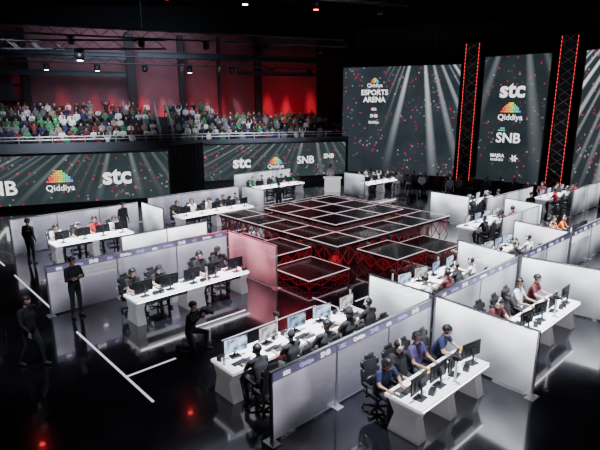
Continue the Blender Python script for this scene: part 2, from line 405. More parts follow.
CAMP = dict(pole=mesh('pole', B(lambda b: (cyl(b, (0, 0, .0), (0, 0, .02), .07, n=16), cyl(b, (0, 0, .02), (0, 0, .5), .022))), M['white']),
            camera_head=mesh('camera_head', B(lambda b: (bx(b, (0, 0, .54), (.1, .12, .09), bev=.01), cyl(b, (0, -.06, .54), (0, -.1, .54), .032))), M['black']))
BOXM = dict(box_body=mesh('box_body', B(lambda b: bx(b, (0, 0, .05), (.16, .11, .1), bev=.008)), M['black']), front_panel=mesh('front_panel', B(lambda b: bx(b, (0, -.056, .05), (.12, .004, .06))), M['alu']))
led_w = emis('led_white', (1, .95, .98), 7)
def led_dots():
    m, nt = newmat('led_red_pixels'); out = N(nt, 'ShaderNodeOutputMaterial'); e = N(nt, 'ShaderNodeEmission'); tc = N(nt, 'ShaderNodeTexCoord'); sp = N(nt, 'ShaderNodeSeparateXYZ')
    nt.links.new(tc.outputs['Object'], sp.inputs[0])
    f = mth(nt, 'FRACT', mth(nt, 'MULTIPLY', sp.outputs[2], 4.0)); g = mth(nt, 'GREATER_THAN', f, .35)
    e.inputs[0].default_value = (1, .04, .05, 1); nt.links.new(mth(nt, 'ADD', mth(nt, 'MULTIPLY', g, 2.2), .3), e.inputs[1]); nt.links.new(e.outputs[0], out.inputs[0]); return m
led_r = led_dots()

ORD = ['first', 'second', 'third', 'fourth', 'fifth', 'sixth', 'seventh', 'eighth', 'ninth', 'tenth']
def table(x0, x1, y, face, label, wide=False):
    w = x1-x0; t = thing('gaming_desk', label, 'desk', ((x0+x1)/2, y, 0), 0 if face > 0 else PI, 'long white player desks')
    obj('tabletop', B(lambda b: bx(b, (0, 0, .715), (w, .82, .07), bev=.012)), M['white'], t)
    for px in (-w/2+.17, 0, w/2-.17):
        bm = bmesh.new()
        pts = [(-.34, 0), (.36, 0), (.26, .42), (.38, .68), (-.36, .68), (-.2, .42)]
        hw = .3 if (wide and px == 0) else .13
        vs = [[bm.verts.new((px+sx*hw, p[0], p[1])) for p in pts] for sx in (-1, 1)]
        bm.faces.new(vs[0]); bm.faces.new(vs[1])
        for i in range(6): bm.faces.new((vs[0][i], vs[0][(i+1) % 6], vs[1][(i+1) % 6], vs[1][i]))
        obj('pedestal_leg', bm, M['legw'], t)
    obj('cable_tray', B(lambda b: bx(b, (0, .2, .6), (w-.6, .22, .1), bev=.01)), M['dark'], t)
    obj('light_strip', B(lambda b: bx(b, (0, .415, .705), (w-.1, .01, .025))), led_w, t)
    return t
def station(nm, x0, x1, y, face, team, hi=True, chk='black', wide=False, jit=.07):
    """team: list of (shirt, hair, pose)"""
    n = len(team); rz = 0 if face > 0 else PI
    table(x0, x1, y, face, 'long white gaming desk, '+nm, wide)
    for i, tm in enumerate(team):
        x = x0+(i+.5)*(x1-x0)/n; o = ORD[i]
        jx = random.uniform(-jit, jit); jy = random.uniform(-.06, .02)
        q = lambda lx, ly: (x+face*lx, y+face*ly)
        px, py = q(jx, -.73+jy)
        a = rz+random.uniform(-.2, .2)
        if tm:
            sh, hr, po = tm
            person(po, (px, py, 0), a, f'player in {sh} with headset, {o} from left at {nm}', sh, hr, True,
                   skin=random.choice([None, M['skin2'], None]), group='seated players', hsm=random.choice([None, None, M['c_white']]), sc=random.uniform(.97, 1.03))
            cx, cy = q(jx, -.78+jy)
            chair((cx, cy, 0), a, f'{chk} gaming chair, {o} from left at {nm}', 'player chairs', chk)
        mx, my = q(jx*.5, .1)
        monitor((mx, my, .75), rz+random.uniform(-.18, .18), f'black monitor on stand, {o} from left at {nm}', 'desk monitors', i+len(nm))
        if hi:
            p = inst('mouse_pad', PADM, None, (*q(.05, -.2), .75), rz); tag(p, f'dark mouse pad, {o} from left at {nm}', 'mouse pad', 'mouse pads')
            p = inst('keyboard', KB, None, (*q(-.08, -.14), .754), rz+.1); tag(p, f'black keyboard, {o} from left at {nm}', 'keyboard', 'keyboards')
            p = inst('computer_mouse', MS, None, (*q(.19, -.2), .754), rz); tag(p, f'small white mouse, {o} from left at {nm}', 'mouse', 'computer mice')
            t = thing('audio_box', f'small black audio box, {o} from left at {nm}', 'box', (*q(.3*(1 if i % 2 else -1), .22), .75), rz+.3, 'desk audio boxes')
            for n_, me in BOXM.items(): inst(n_, me, t)

# ---------------------------------------------------------------- partitions
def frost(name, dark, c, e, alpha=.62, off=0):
    """frosted acrylic with its glow painted as emission: stronger upward, in uneven patches"""
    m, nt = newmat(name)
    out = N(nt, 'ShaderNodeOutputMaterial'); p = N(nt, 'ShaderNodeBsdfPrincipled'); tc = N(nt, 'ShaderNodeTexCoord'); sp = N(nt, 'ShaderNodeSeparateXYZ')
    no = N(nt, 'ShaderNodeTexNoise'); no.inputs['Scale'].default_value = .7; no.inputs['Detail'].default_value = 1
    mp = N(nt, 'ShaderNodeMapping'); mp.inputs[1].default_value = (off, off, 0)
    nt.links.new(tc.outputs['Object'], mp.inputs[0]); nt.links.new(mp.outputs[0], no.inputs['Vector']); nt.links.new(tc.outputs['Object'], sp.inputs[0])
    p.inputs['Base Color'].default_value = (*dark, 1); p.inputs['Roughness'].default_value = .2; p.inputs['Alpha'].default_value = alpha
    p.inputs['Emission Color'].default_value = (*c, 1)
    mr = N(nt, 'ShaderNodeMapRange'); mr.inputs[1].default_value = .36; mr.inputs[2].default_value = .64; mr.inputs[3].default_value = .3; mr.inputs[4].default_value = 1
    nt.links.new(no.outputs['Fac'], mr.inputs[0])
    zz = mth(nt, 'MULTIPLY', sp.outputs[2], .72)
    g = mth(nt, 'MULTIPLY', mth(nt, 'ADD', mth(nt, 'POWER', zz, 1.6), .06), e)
    nt.links.new(mth(nt, 'MULTIPLY', g, mr.outputs[0]), p.inputs['Emission Strength'])  # panel light is put into the material by height and noise
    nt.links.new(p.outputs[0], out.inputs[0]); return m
FR = {'grey': frost('frosted_acrylic', (.16, .16, .2), (.82, .84, .95), 2.0), 'pink': frost('frosted_acrylic_pink_lit', (.35, .12, .16), (1, .36, .45), 3.2, off=2), 'bright': frost('frosted_acrylic_bright_lit', (.24, .25, .3), (.9, .94, 1), 4.2, off=5),  # pink and bright copies carry the booth lighting in tint and glow
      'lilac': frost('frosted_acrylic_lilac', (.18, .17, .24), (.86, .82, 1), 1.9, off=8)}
banner_m = mat('banner_violet', (.2, .18, .3), .5, emis=(.4, .34, .65), es=.28)
letw = emis('lettering_white', (1, 1, 1), 1.6)
letp = emis('lettering_violet', (.6, .45, 1), 1.0)
def partition(x0, y0, x1, y1, label, h=1.5, banner=False, kind='grey', words=('stc', 'Qiddiya', 'SNB')):
    L = math.hypot(x1-x0, y1-y0); rz = math.atan2(y1-y0, x1-x0)
    t = thing('partition_screen', label, 'partition', (x0, y0, 0), rz, 'booth partitions')
    n = max(1, round(L/1.9)); st = L/n
    for i in range(n+1):
        obj('post', B(lambda b: (bx(b, (i*st, 0, h/2), (.045, .05, h)), bx(b, (i*st, 0, .01), (.2, .3, .02)))), M['alu'], t)
    top = h-.2 if banner else h-.03
    for i in range(n):
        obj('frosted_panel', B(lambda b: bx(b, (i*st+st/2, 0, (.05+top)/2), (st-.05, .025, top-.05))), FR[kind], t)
    obj('top_rail', B(lambda b: bx(b, (L/2, 0, h+.012), (L+.05, .06, .025))), M['alu'], t)
    if banner:
        bo = obj('banner_strip', B(lambda b: bx(b, (L/2, 0, h-.1), (L, .045, .18))), banner_m, t)
        k = 0; x = .35
        while x < L-.3:
            w = words[k % len(words)]
            text(w, .15 if w != 'Qiddiya' else .115, x, h-.1, bo, letw if k % 2 == 0 else letp, y=-.028); x += .5; k += 1
    return t

# ---------------------------------------------------------------- setting
def floor_mat():
    m, nt = newmat('glossy_black_floor')
    out = N(nt, 'ShaderNodeOutputMaterial'); p = N(nt, 'ShaderNodeBsdfPrincipled'); tc = N(nt, 'ShaderNodeTexCoord')
    no = N(nt, 'ShaderNodeTexNoise'); no.inputs['Scale'].default_value = 1.3; no.inputs['Detail'].default_value = 5
    nt.links.new(tc.outputs['Object'], no.inputs['Vector'])
    mx = N(nt, 'ShaderNodeMix', data_type='RGBA'); mx.inputs[6].default_value = (.004, .004, .006, 1); mx.inputs[7].default_value = (.01, .01, .014, 1)
    nt.links.new(no.outputs['Fac'], mx.inputs[0]); nt.links.new(mx.outputs[2], p.inputs['Base Color'])
    mr = N(nt, 'ShaderNodeMapRange'); mr.inputs[3].default_value = .05; mr.inputs[4].default_value = .2
    nt.links.new(no.outputs['Fac'], mr.inputs[0]); nt.links.new(mr.outputs[0], p.inputs['Roughness'])
    p.inputs['Coat Weight'].default_value = 1; p.inputs['Coat Roughness'].default_value = .04; p.inputs['IOR'].default_value = 2.0
    nt.links.new(p.outputs[0], out.inputs[0]); return m
cx_, cy_ = W(22, 0)
RZ = ANG-PI/2
struct('floor', B(lambda b: bx(b, (0, 0, -.05), (70, 56, .1))), floor_mat(), (cx_, cy_, 0), RZ)
struct('ceiling', B(lambda b: bx(b, (0, 0, 15.05), (70, 56, .1))), mat('ceiling_black', (.01, .011, .014), .9), (cx_, cy_, 0), RZ)
wm = mat('dark_wall_paint', (.018, .02, .026), .9)
struct('wall_left', B(lambda b: bx(b, (-34.9, 0, 7.5), (.2, 56, 15))), wm, (cx_, cy_, 0), RZ)
struct('wall_right', B(lambda b: bx(b, (34.9, 0, 7.5), (.2, 56, 15))), wm, (cx_, cy_, 0), RZ)
struct('wall_back', B(lambda b: bx(b, (0, 27.9, 7.5), (70, .2, 15))), wm, (cx_, cy_, 0), RZ)
struct('wall_front', B(lambda b: bx(b, (0, -27.9, 7.5), (70, .2, 15))), wm, (cx_, cy_, 0), RZ)
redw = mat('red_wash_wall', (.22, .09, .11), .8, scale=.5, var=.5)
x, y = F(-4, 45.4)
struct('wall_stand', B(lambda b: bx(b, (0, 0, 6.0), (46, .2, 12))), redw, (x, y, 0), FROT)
led_floor = emis('floor_led', (.9, .9, 1), 1.0)
ti_ = [0]
def trim(x0, y0, x1, y1, w=.05):
    ti_[0] += 1
    struct(f'trim_{ti_[0]}', B(lambda b: bx(b, ((x0+x1)/2, (y0+y1)/2, .004), (abs(x1-x0)+w, abs(y1-y0)+w, .008))), led_floor)
for a in ((3.97, 8.8, 3.97, 13.2), (3.97, 15.3, 3.97, 19.5), (3.97, 21, 3.97, 24), (3.97, 10.1, 5.2, 10.1), (6.6, 10.1, 10.0, 10.1), (4.6, 18.2, 7.2, 18.2), (8, 18.2, 10.4, 18.2), (10.4, 8.9, 10.4, 10.6), (6.4, 11.3, 8.2, 11.3),
          (11.2, 9.5, 13.2, 9.5), (14.2, 9.5, 16, 9.5), (17, 9.5, 18.6, 9.5), (10.7, 18.6, 10.7, 20.6), (11.6, 19.4, 14.6, 19.4), (5, 24, 10, 24), (11, 24.4, 17, 24.4), (18, 24, 21.5, 24), (23, 19.6, 26, 19.6)):
    trim(*a)

# ---------------------------------------------------------------- central stage
deck_m = mat('smoked_glass_deck', (.004, .004, .005), .2, coat=.2)
edge_m = mat('deck_edge_lit', (.6, .48, .5), .4, emis=(1, .68, .72), es=.9)
redm = mat('red_truss_lit', (.14, .008, .012), .75, emis=(1, .02, .04), es=.11)  # truss bars glow by themselves to stand for their red illumination
redd = mat('red_truss_shaded', (.06, .005, .008), .85, emis=(1, .02, .03), es=.025)  # darker copy for the inner braces, shade put into the colour
def deck_tile(t, x, y, z, w, th=.12):
    obj('deck_panel', B(lambda b: (bx(b, (x, y, z-.03), (w-.03, w-.03, .05)), bx(b, (x, y, z-.03-th/2), (w-.008, w-.008, th-.02)))), deck_m, t)
    bm = bmesh.new()
    for s in (-1, 1):
        bx(bm, (x+s*(w/2-.012), y, z-.012), (.02, w, .028)); bx(bm, (x, y+s*(w/2-.012), z-.012), (w-.05, .02, .028))
    obj('deck_edge', bm, edge_m, t)
def cross(t, p0, p1, z0, z1, m, r=.026):
    bm = bmesh.new(); a0, a1 = Vector((*p0, z0)), Vector((*p1, z1)); b0, b1 = Vector((*p0, z1)), Vector((*p1, z0))
    tube(bm, [a0, a1], [r, r], 4); tube(bm, [b0, b1], [r, r], 4)
    tube(bm, [a0, b0], [r*.8, r*.8], 4)
    obj('cross_brace', bm, m, t)
NT = 5; TW = 1.56; ZS = .9
T0 = (13.0, 12.0); HW = NT*TW/2
st = thing('stage_platform', 'large central stage of dark glass squares on red crossed trusses', 'stage', (T0[0]+HW, T0[1]+HW, 0))
ox, oy = -HW, -HW
for i in range(NT):
    for j in range(NT):
        mid_ = (i in (1, 2, 3) and j in (1, 2, 3))
        deck_tile(st, ox+(i+.5)*TW, oy+(j+.5)*TW, ZS + (.3 if mid_ else 0), TW)
NB = 11
for i in range(NB):
    h_ = 2*HW/NB
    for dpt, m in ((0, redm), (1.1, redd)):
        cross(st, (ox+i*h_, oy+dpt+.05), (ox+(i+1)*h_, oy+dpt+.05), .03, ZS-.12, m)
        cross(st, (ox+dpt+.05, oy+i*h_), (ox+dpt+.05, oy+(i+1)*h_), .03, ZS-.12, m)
for i in range(6):
    h_ = TW/2
    cross(st, (ox+TW+i*h_, oy+TW+.04), (ox+TW+(i+1)*h_, oy+TW+.04), ZS+.01, ZS+.18, redm, .012)
    cross(st, (ox+TW+.04, oy+TW+i*h_), (ox+TW+.04, oy+TW+(i+1)*h_), ZS+.01, ZS+.18, redm, .012)
def low_deck(x, y, z, label, w=1.9):
    t = thing('low_deck', label, 'platform', (x, y, 0), 0, 'low platforms round the stage')
    deck_tile(t, 0, 0, z, w, .08)
    for s in (-1, 1):
        for q in (-1, -.33, .33):
            cross(t, (q*w/2, s*(w/2-.05)), ((q+.67)*w/2, s*(w/2-.05)), .03, z-.08, redm, .02)
            cross(t, (s*(w/2-.05), q*w/2), (s*(w/2-.05), (q+.67)*w/2), .03, z-.08, redm, .02)
low_deck(11.7, 12.1, .35, 'lowest glass square platform in front of the stage, nearest of the low platforms', 2.0)
low_deck(12.0, 14.3, .62, 'mid height glass platform stepping up to the left side of the stage')
low_deck(12.0, 16.8, .35, 'low glass square platform at the far left side of the stage')
low_deck(15.0, 11.0, .62, 'mid height glass platform at the front right side of the stage')
low_deck(17.6, 11.0, .35, 'low glass square platform at the far right side of the stage')

# ---------------------------------------------------------------- partitions of the booths
partition(4.95, 6.1, 10.0, 6.1, 'long partition with violet logo strip behind the front centre desk', h=1.42, banner=True, kind='lilac')
partition(10.2, 6.1, 14.7, 6.1, 'long partition with violet logo strip behind the middle right desk', banner=True)
partition(14.9, 6.1, 19.0, 6.1, 'violet strip partition between the right booths, second from the right', banner=True)
partition(19.2, 6.1, 23.5, 6.1, 'partition with violet logo strip at the far right edge', banner=True)
partition(9.9, 3.5, 10.05, 6.0, 'large bright frosted screen right of the nearest desk', kind='bright')
partition(15.2, 3.6, 14.8, 6.0, 'angled frosted screen right of the desk behind glass', kind='bright')
partition(10.1, 6.2, 10.1, 8.1, 'bright frosted screen between front centre desk and middle right desk', kind='bright')
partition(14.8, 6.2, 15.1, 8.3, 'angled bright frosted screen right of the middle right desk', kind='bright')
partition(19.1, 6.2, 19.4, 8.3, 'angled frosted screen left of the orange team desk', kind='bright')
partition(3.8, 14.8, 10.0, 14.8, 'partition with violet logo strip behind the left desk', banner=True, kind='lilac')
partition(10.05, 12.0, 10.05, 14.7, 'pink glowing frosted screen right of the left desk', kind='pink')
partition(6.8, 16.6, 10.3, 16.6, 'short bright frosted screen behind the left logo partition', kind='bright')
partition(4.6, 22.2, 10.0, 22.2, 'frosted partition behind the back left desk', kind='lilac')
partition(10.2, 20.0, 10.2, 22.1, 'bright frosted screen right of the back left desk', kind='bright')
partition(10.9, 22.9, 16.4, 22.9, 'frosted partition behind the desk left of the stage', kind='lilac')
partition(16.6, 20.8, 16.6, 22.8, 'frosted screen between the stage and the desk left of it', kind='grey')
partition(22.9, 12.2, 22.9, 14.4, 'bright frosted screen behind the right stage corner', kind='bright')
partition(23.2, 11.4, 28.5, 11.4, 'frosted partition in front of the back right desk', kind='grey')
partition(19.6, 8.9, 23.2, 8.9, 'frosted partition in front of the desk by the right stage corner', kind='grey')
partition(23.6, 8.9, 23.9, 10.8, 'frosted screen right of the desk by the right stage corner', kind='bright')
partition(29.0, 9.4, 33.5, 9.4, 'frosted partition in front of the farthest right desk', kind='grey')
partition(19.0, 27.0, 24.0, 27.0, 'frosted partition behind the back desk beyond the stage', kind='grey')
partition(25.3, 21.0, 25.3, 22.8, 'frosted screen beside the desk under the giant screen', kind='grey')

# ---------------------------------------------------------------- stations
b = 'black'
station('the left desk beside the pink screen', 5.3, 9.2, 12.75, -1, [(b, 'hair', 'sit'), (b, 'cap', 'sit2'), None, (b, 'hair', 'sit3'), (b, 'scarf', 'sit4')], wide=True)
station('the front centre desk', 5.1, 9.5, 7.9, 1, [(b, 'hair', 'sit2'), (b, 'cap', 'sit'), (b, 'hair', 'sit4'), (b, 'scarf', 'sit3'), (b, 'hair', 'sit')])
station('the nearest bottom right desk', 6.8, 9.3, 4.6, -1, [('navy', 'hair', 'sit2'), (b, 'hair', 'sit4'), ('purple', 'cap', 'sit3'), ('navy', 'hair', 'sit2')], jit=.08)
station('the middle right desk', 11.2, 14.5, 7.9, 1, [('white', 'hair', 'sit'), ('maroon', 'hair', 'sit3'), (b, 'hair', 'sit2'), ('white', 'hair', 'sit')])
station('the right desk behind glass', 11.1, 14.3, 4.5, -1, [('maroon', 'hair', 'sit2'), (b, 'scarf', 'sit4'), ('white', 'hair', 'sit3'), ('maroon', 'hair', 'sit')])
station('the narrow desk second from right', 15.6, 18.6, 7.9, 1, [(b, 'hair', 'sit'), (b, 'cap', 'sit4'), ('grey', 'hair', 'sit2'), ('white', 'hair', 'sit')], hi=False)
station('the orange team desk', 19.8, 23.2, 6.95, -1, [('orange', 'hair', 'sit'), ('orange', 'cap', 'sit2'), ('orange', 'hair', 'sit3'), ('orange', 'hair', 'sit')], hi=False)
station('the desk by the right stage corner', 19.7, 23.2, 10.6, 1, [(b, 'hair', 'sit'), ('white', 'hair', 'sit4'), (b, 'cap', 'sit2'), ('maroon', 'hair', 'sit')], hi=False)
station('the farthest right desk', 29.2, 33.2, 11.2, 1, [('red', 'hair', 'sit'), ('white', 'hair', 'sit4'), (b, 'cap', 'sit2'), ('red', 'hair', 'sit')], hi=False)
station('the back left desk', 5.5, 8.7, 20.2, -1, [('white', 'hair', 'sit'), (b, 'cap', 'sit2'), ('red', 'hair', 'sit3'), ('white', 'hair', 'sit')], hi=False, chk='white')
station('the desk left of the stage', 11.5, 15.9, 21.2, -1, [(b, 'hair', 'sit'), ('white', 'hair', 'sit3'), ('white', 'cap', 'sit2'), (b, 'hair', 'sit'), ('grey', 'hair', 'sit')], hi=False)
station('the back desk beyond the stage', 19.4, 23.6, 25.4, -1, [('green', 'hair', 'sit'), ('grey', 'hair', 'sit3'), ('green', 'cap', 'sit2'), (b, 'hair', 'sit'), ('green', 'hair', 'sit')], hi=False)
station('the desk under the giant screen', 26.0, 30.0, 21.8, -1, [(b, 'hair', 'sit'), ('white', 'hair', 'sit3'), (b, 'cap', 'sit2'), ('grey', 'hair', 'sit'), (b, 'hair', 'sit')], hi=False)
station('the back right desk', 23.6, 27.6, 13.3, 1, [(b, 'hair', 'sit'), (b, 'hair', 'sit3'), ('white', 'cap', 'sit2'), (b, 'hair', 'sit')], hi=False)
def camera_post(x, y, label, rz=0):
    t = thing('camera_post', label, 'camera stand', (x, y, .75), rz, 'white camera posts on desks')
    for n_, me in CAMP.items(): inst(n_, me, t)
camera_post(6.85, 8.2, 'white camera post on the front centre desk, left one', PI)
camera_post(9.42, 8.2, 'white camera post on the front centre desk, right one', PI)
camera_post(11.28, 8.2, 'white camera post on the middle right desk, left one', PI)
camera_post(13.7, 8.2, 'white camera post on the middle right desk, right one', PI)
camera_post(7.65, 12.45, 'white camera post at the middle of the left desk')
camera_post(8.05, 4.28, 'white camera post on the nearest bottom right desk')
camera_post(12.7, 4.18, 'white camera post on the right desk behind glass')
for i, (x, y, w) in enumerate([(5.17, 7.9, 'at the left end of the front centre desk'), (8.63, 8.25, 'between monitors on the front centre desk'), (7.43, 4.72, 'on the nearest bottom right desk, left one'), (8.68, 4.72, 'on the nearest bottom right desk, right one'),
                               (5.38, 13.0, 'at the left end of the left desk'), (12.7, 4.6, 'on the right desk behind glass')]):
    t = thing('water_bottle', 'clear water bottle with red cap '+w, 'bottle', (x, y, .75), 0, 'water bottles')
    inst('bottle_body', BOT['bottle'], t); inst('bottle_cap', BOT['cap'], t)
for i, (x, y, w) in enumerate([(8.05, 4.82, 'near the camera post on the nearest desk'), (9.25, 4.8, 'at the right end of the nearest desk'), (14.22, 4.7, 'at the right end of the desk behind glass')]):
    tag(inst('drink_can', CUP, None, (x, y, .75)), 'yellow drink can '+w, 'can', 'drink cans')

# ---------------------------------------------------------------- standing people
person('fold', (4.35, 14.25, 0), R(195), 'man in black standing with folded arms before the left logo partition', 'black', 'hair', sc=1.04, skin=M['skin2'])
person('stand', (8.95, 21.4, 0), R(200), 'person in black standing behind the back left desk', 'black', 'hair', sc=1.02)
person('stand', (4.85, 20.6, 0), R(-60), 'person in black standing at the left end of the back left desk', 'black', 'cap', sc=1.02)
person('walk', (2.6, 12.1, 0), R(210), 'person in black walking along the near left edge of the floor', 'black', 'hair', skin=M['skin'])
person('stand', (2.6, 16.4, 0), R(190), 'person in dark red top standing at the far left edge', 'maroon', 'hair')
KX, KY, KR = 5.75, 10.25, R(-150)
person('kneel', (KX, KY, 0), KR, 'camera operator in black kneeling on the floor before the left desk', 'black', 'hair')
t = thing('video_camera', 'black video camera held by the kneeling operator', 'camera', (KX-.4*math.sin(KR), KY+.4*math.cos(KR), 1.02), KR)
obj('camera_body', B(lambda q: bx(q, (0, .03, .06), (.11, .22, .12), bev=.01)), M['black'], t)
obj('lens', B(lambda q: cyl(q, (0, .14, .06), (0, .26, .06), .045, .05)), M['steel'], t)
obj('carry_handle', B(lambda q: tube(q, [(0, -.04, .11), (0, -.03, .17), (0, .1, .17), (0, .11, .11)], [.012]*4)), M['black'], t)
x, y = W(35.6, 2.2)
person('stand', (x, y, 0), R(160), 'host in white standing behind the stage at the white desk', 'white', 'scarf', sc=1.05, trous='white')
x, y = W(34.8, 2.3)
t = thing('presenter_desk', 'small white presenter desk behind the stage', 'desk', (x, y, 0), RZ)
obj('desk_body', B(lambda q: bx(q, (0, 0, .5), (1.1, .5, 1.0), bev=.04)), M['white'], t); obj('desk_top', B(lambda q: bx(q, (0, 0, 1.02), (1.3, .65, .05), bev=.01)), M['white'], t)
for i, (D, L, lab, sh) in enumerate([(24.5, 11.6, 'person in black standing beside the back right desk', 'black'), (30.5, 9.3, 'person in grey standing near the right screens', 'grey'), (27.5, -1.2, 'person in black standing left behind the stage', 'black')]):
    x, y = W(D, L); person('stand', (x, y, 0), R(150), lab, sh, 'hair')

# ---------------------------------------------------------------- video walls
dome_cols = [emis('logo_red', (.9, .08, .1), 1.5), emis('logo_orange', (1, .4, .05), 1.5), emis('logo_yellow', (1, .8, .1), 1.5), emis('logo_green', (.1, .75, .3), 1.5), emis('logo_blue', (.1, .45, 1), 1.5)]
def dome(parent, x, z, w, y=-.03):
    bm = bmesh.new(); rnd = random.Random(3)
    n = 11; u = w/n
    for i in range(n):
        hgt = max(1, round(6.2*math.cos((i-(n-1)/2)/(n-1)*PI*.95)**.8))
        for j in range(hgt):
            ci = min(4, max(0, int((i+rnd.uniform(-1, 1))/n*5)))
            bx(bm, (x+(i-(n-1)/2)*u, 0, z+j*u*.9), (u*.82, .01, u*.74), ci)
    return obj('logo_mosaic', bm, dome_cols, parent, (0, y, 0))
def video_wall(p0, p1, z0, z1, label, m):
    (x0, y0), (x1, y1) = W(*p0), W(*p1)
    L = math.hypot(x1-x0, y1-y0)
    t = thing('video_wall', label, 'screen', ((x0+x1)/2, (y0+y1)/2, 0), math.atan2(y1-y0, x1-x0))
    obj('display', B(lambda b: bx(b, (0, 0, (z0+z1)/2), (L, .02, z1-z0))), m, t)
    bm = bmesh.new()
    for s in (-1, 1): bx(bm, (s*(L/2+.06), .1, (z0+z1)/2), (.12, .25, z1-z0+.24))
    bx(bm, (0, .1, z1+.06), (L, .25, .12)); bx(bm, (0, .1, z0-.06), (L, .25, .12)); bx(bm, (0, .18, (z0+z1)/2), (L, .1, z1-z0))
    obj('frame', bm, M['black'], t)
    if z0 > .15: obj('plinth', B(lambda b: bx(b, (0, .15, (z0-.12)/2), (L, .3, z0-.12))), M['dark'], t)
    return t, L
def fdl(s, d): return (.357*s+.934*d, .934*s-.357*d)
leafm = emis('logo_leaf_green', (.1, .7, .4), 1.4)
def leaf(t, x, z, w):
    obj('logo_leaf', B(lambda b: (bx(b, (x+w*.1, 0, z+w*.3), (w*.6, .01, w*.16)), bx(b, (x, 0, z), (w, .01, w*.16)))), leafm, t, (0, -.03, 0))
teal = (.024, .034, .038)
t, L = video_wall(fdl(-10, 32.3), fdl(3.4, 32.3), .3, 3.15, 'long low video wall under the left stands with coloured dome logo', screen_mat('screen_left', teal, 4, 6, .3, 9, .95, 10, 1.6, -9, .65))
o0 = 3.3
text('SNB', 1.15, -6.2+o0, 1.3, t, letw); dome(t, -2.9+o0, 1.6, 1.45); text('Qiddiya', .5, -2.9+o0, 1.2, t, letw, bold=.01); text('stc', 1.45, .3+o0, 1.75, t, letw, bold=.03)
t, L = video_wall(fdl(6.0, 36.7), fdl(18.0, 36.7), .5, 3.1, 'long low video wall under the centre stands with small logos', screen_mat('screen_centre', teal, 3, 6, .3, 9, .95, 10, 1.6, -9, .65))
o0 = -12
text('stc', 1.2, 9.3+o0, 1.75, t, letw, bold=.03); dome(t, 12.0+o0, 1.6, 1.1); text('Qiddiya', .42, 12.0+o0, 1.35, t, letw, bold=.01); text('SNB', .8, 14.5+o0, 1.75, t, letw); text('SNB', .5, 16.5+o0, 2.0, t, letw)
t, L = video_wall((41.6, 3.5), (38.2, 11.85), .6, 8.9, 'giant central video wall with white title lettering and light beams', screen_mat('screen_big', (.022, .028, .036), 1.5, 12.5, .5, 12, .955, 9, 1.5, -1.2, .5))
dome(t, -1.9, 7.75, .7); text('Qiddiya', .4, -1.9, 7.5, t, letw, bold=.01); text('ESPORTS', .55, -1.9, 6.95, t, letw, bold=.03); text('ARENA', .55, -1.9, 6.4, t, letw, bold=.03)
text('stc', .36, -1.9, 5.7, t, letw); text('SNB', .34, -1.9, 5.15, t, letw); text('Qiddiya', .28, -1.9, 4.65, t, letw, bold=.01)
t, L = video_wall((37.0, 13.2), (34.0, 16.45), .6, 9.3, 'tall narrow video wall with stacked sponsor logos', screen_mat('screen_tall', (.018, .025, .03), 0, 14, .12, 9, .965, 9, 1.4, -3, .5))
text('stc', 1.5, -.1, 7.0, t, letw, bold=.03); dome(t, -.1, 5.55, 1.4); text('Qiddiya', .55, -.1, 5.15, t, letw, bold=.01); text('SNB', .95, -.1, 3.7, t, letw); leaf(t, -.6, 4.25, .5)
text('MAJRA', .34, -.75, 2.45, t, letw, bold=.02); text('BUSINESS', .22, -.75, 2.15, t, letw, bold=.01)
bm = bmesh.new()
for k_ in range(6):
    a = PI*k_/3; v = [bm.verts.new((.45+.05*math.cos(a-1.0), 0, 2.32+.05*math.sin(a-1.0))), bm.verts.new((.45+.3*math.cos(a), 0, 2.32+.3*math.sin(a))), bm.verts.new((.45+.16*math.cos(a+.7), 0, 2.32+.16*math.sin(a+.7)))]; bm.faces.new(v)
obj('logo_star', bm, letw, t, (0, -.03, 0))
t, L = video_wall((32.6, 17.95), (26.5, 20.1), .6, 9.3, 'right edge video wall with grey beams and red squares', screen_mat('screen_right', (.022, .028, .034), 1, 13, .8, 13, .93, 9, 1.5, -5, .5))
def tower(D, L, label, h=10.4):
    x, y = W(D, L); t = thing('truss_tower', label, 'truss tower', (x, y, 0), RZ-R(35), 'red lit truss towers')
    bm = bmesh.new()
    for sx in (-1, 1):
        for sy in (-1, 1): cyl(bm, (sx*.4, sy*.3, .03), (sx*.4, sy*.3, h), .035, n=8)
    obj('chords', bm, M['steel'], t)
    bm = bmesh.new(); n = 16; st_ = h/n
    for i in range(n):
        for (a, c) in (((-.4, -.3), (.4, -.3)), ((.4, -.3), (.4, .3)), ((.4, .3), (-.4, .3)), ((-.4, .3), (-.4, -.3))):
            p, q = ((a, c) if i % 2 else (c, a)); tube(bm, [(*p, i*st_+.03), (*q, (i+1)*st_)], [.02]*2, 5)
    obj('lattice', bm, M['alu'], t)
    obj('base_plate', B(lambda b: bx(b, (0, 0, .015), (1.1, .9, .03))), M['dark'], t)
    for s in (-1, 1):
        obj('led_strip', B(lambda b: bx(b, (s*.46, -.38, h/2+.1), (.028, .03, h-.5))), led_r, t)
    obj('cladding', B(lambda b: (bx(b, (-.44, -.33, h/2), (.1, .06, h-.1)), bx(b, (.44, -.33, h/2), (.1, .06, h-.1)))), M['black'], t)
    obj('infill_panel', B(lambda b: bx(b, (0, .33, h/2), (.95, .04, h-.1))), M['dark'], t)
tower(37.5, 12.5, 'red lit truss tower between the giant and the tall screen')
tower(33.3, 17.2, 'red lit truss tower left of the right edge screen')
dr = mat('black_drape', (.01, .01, .013), .95)
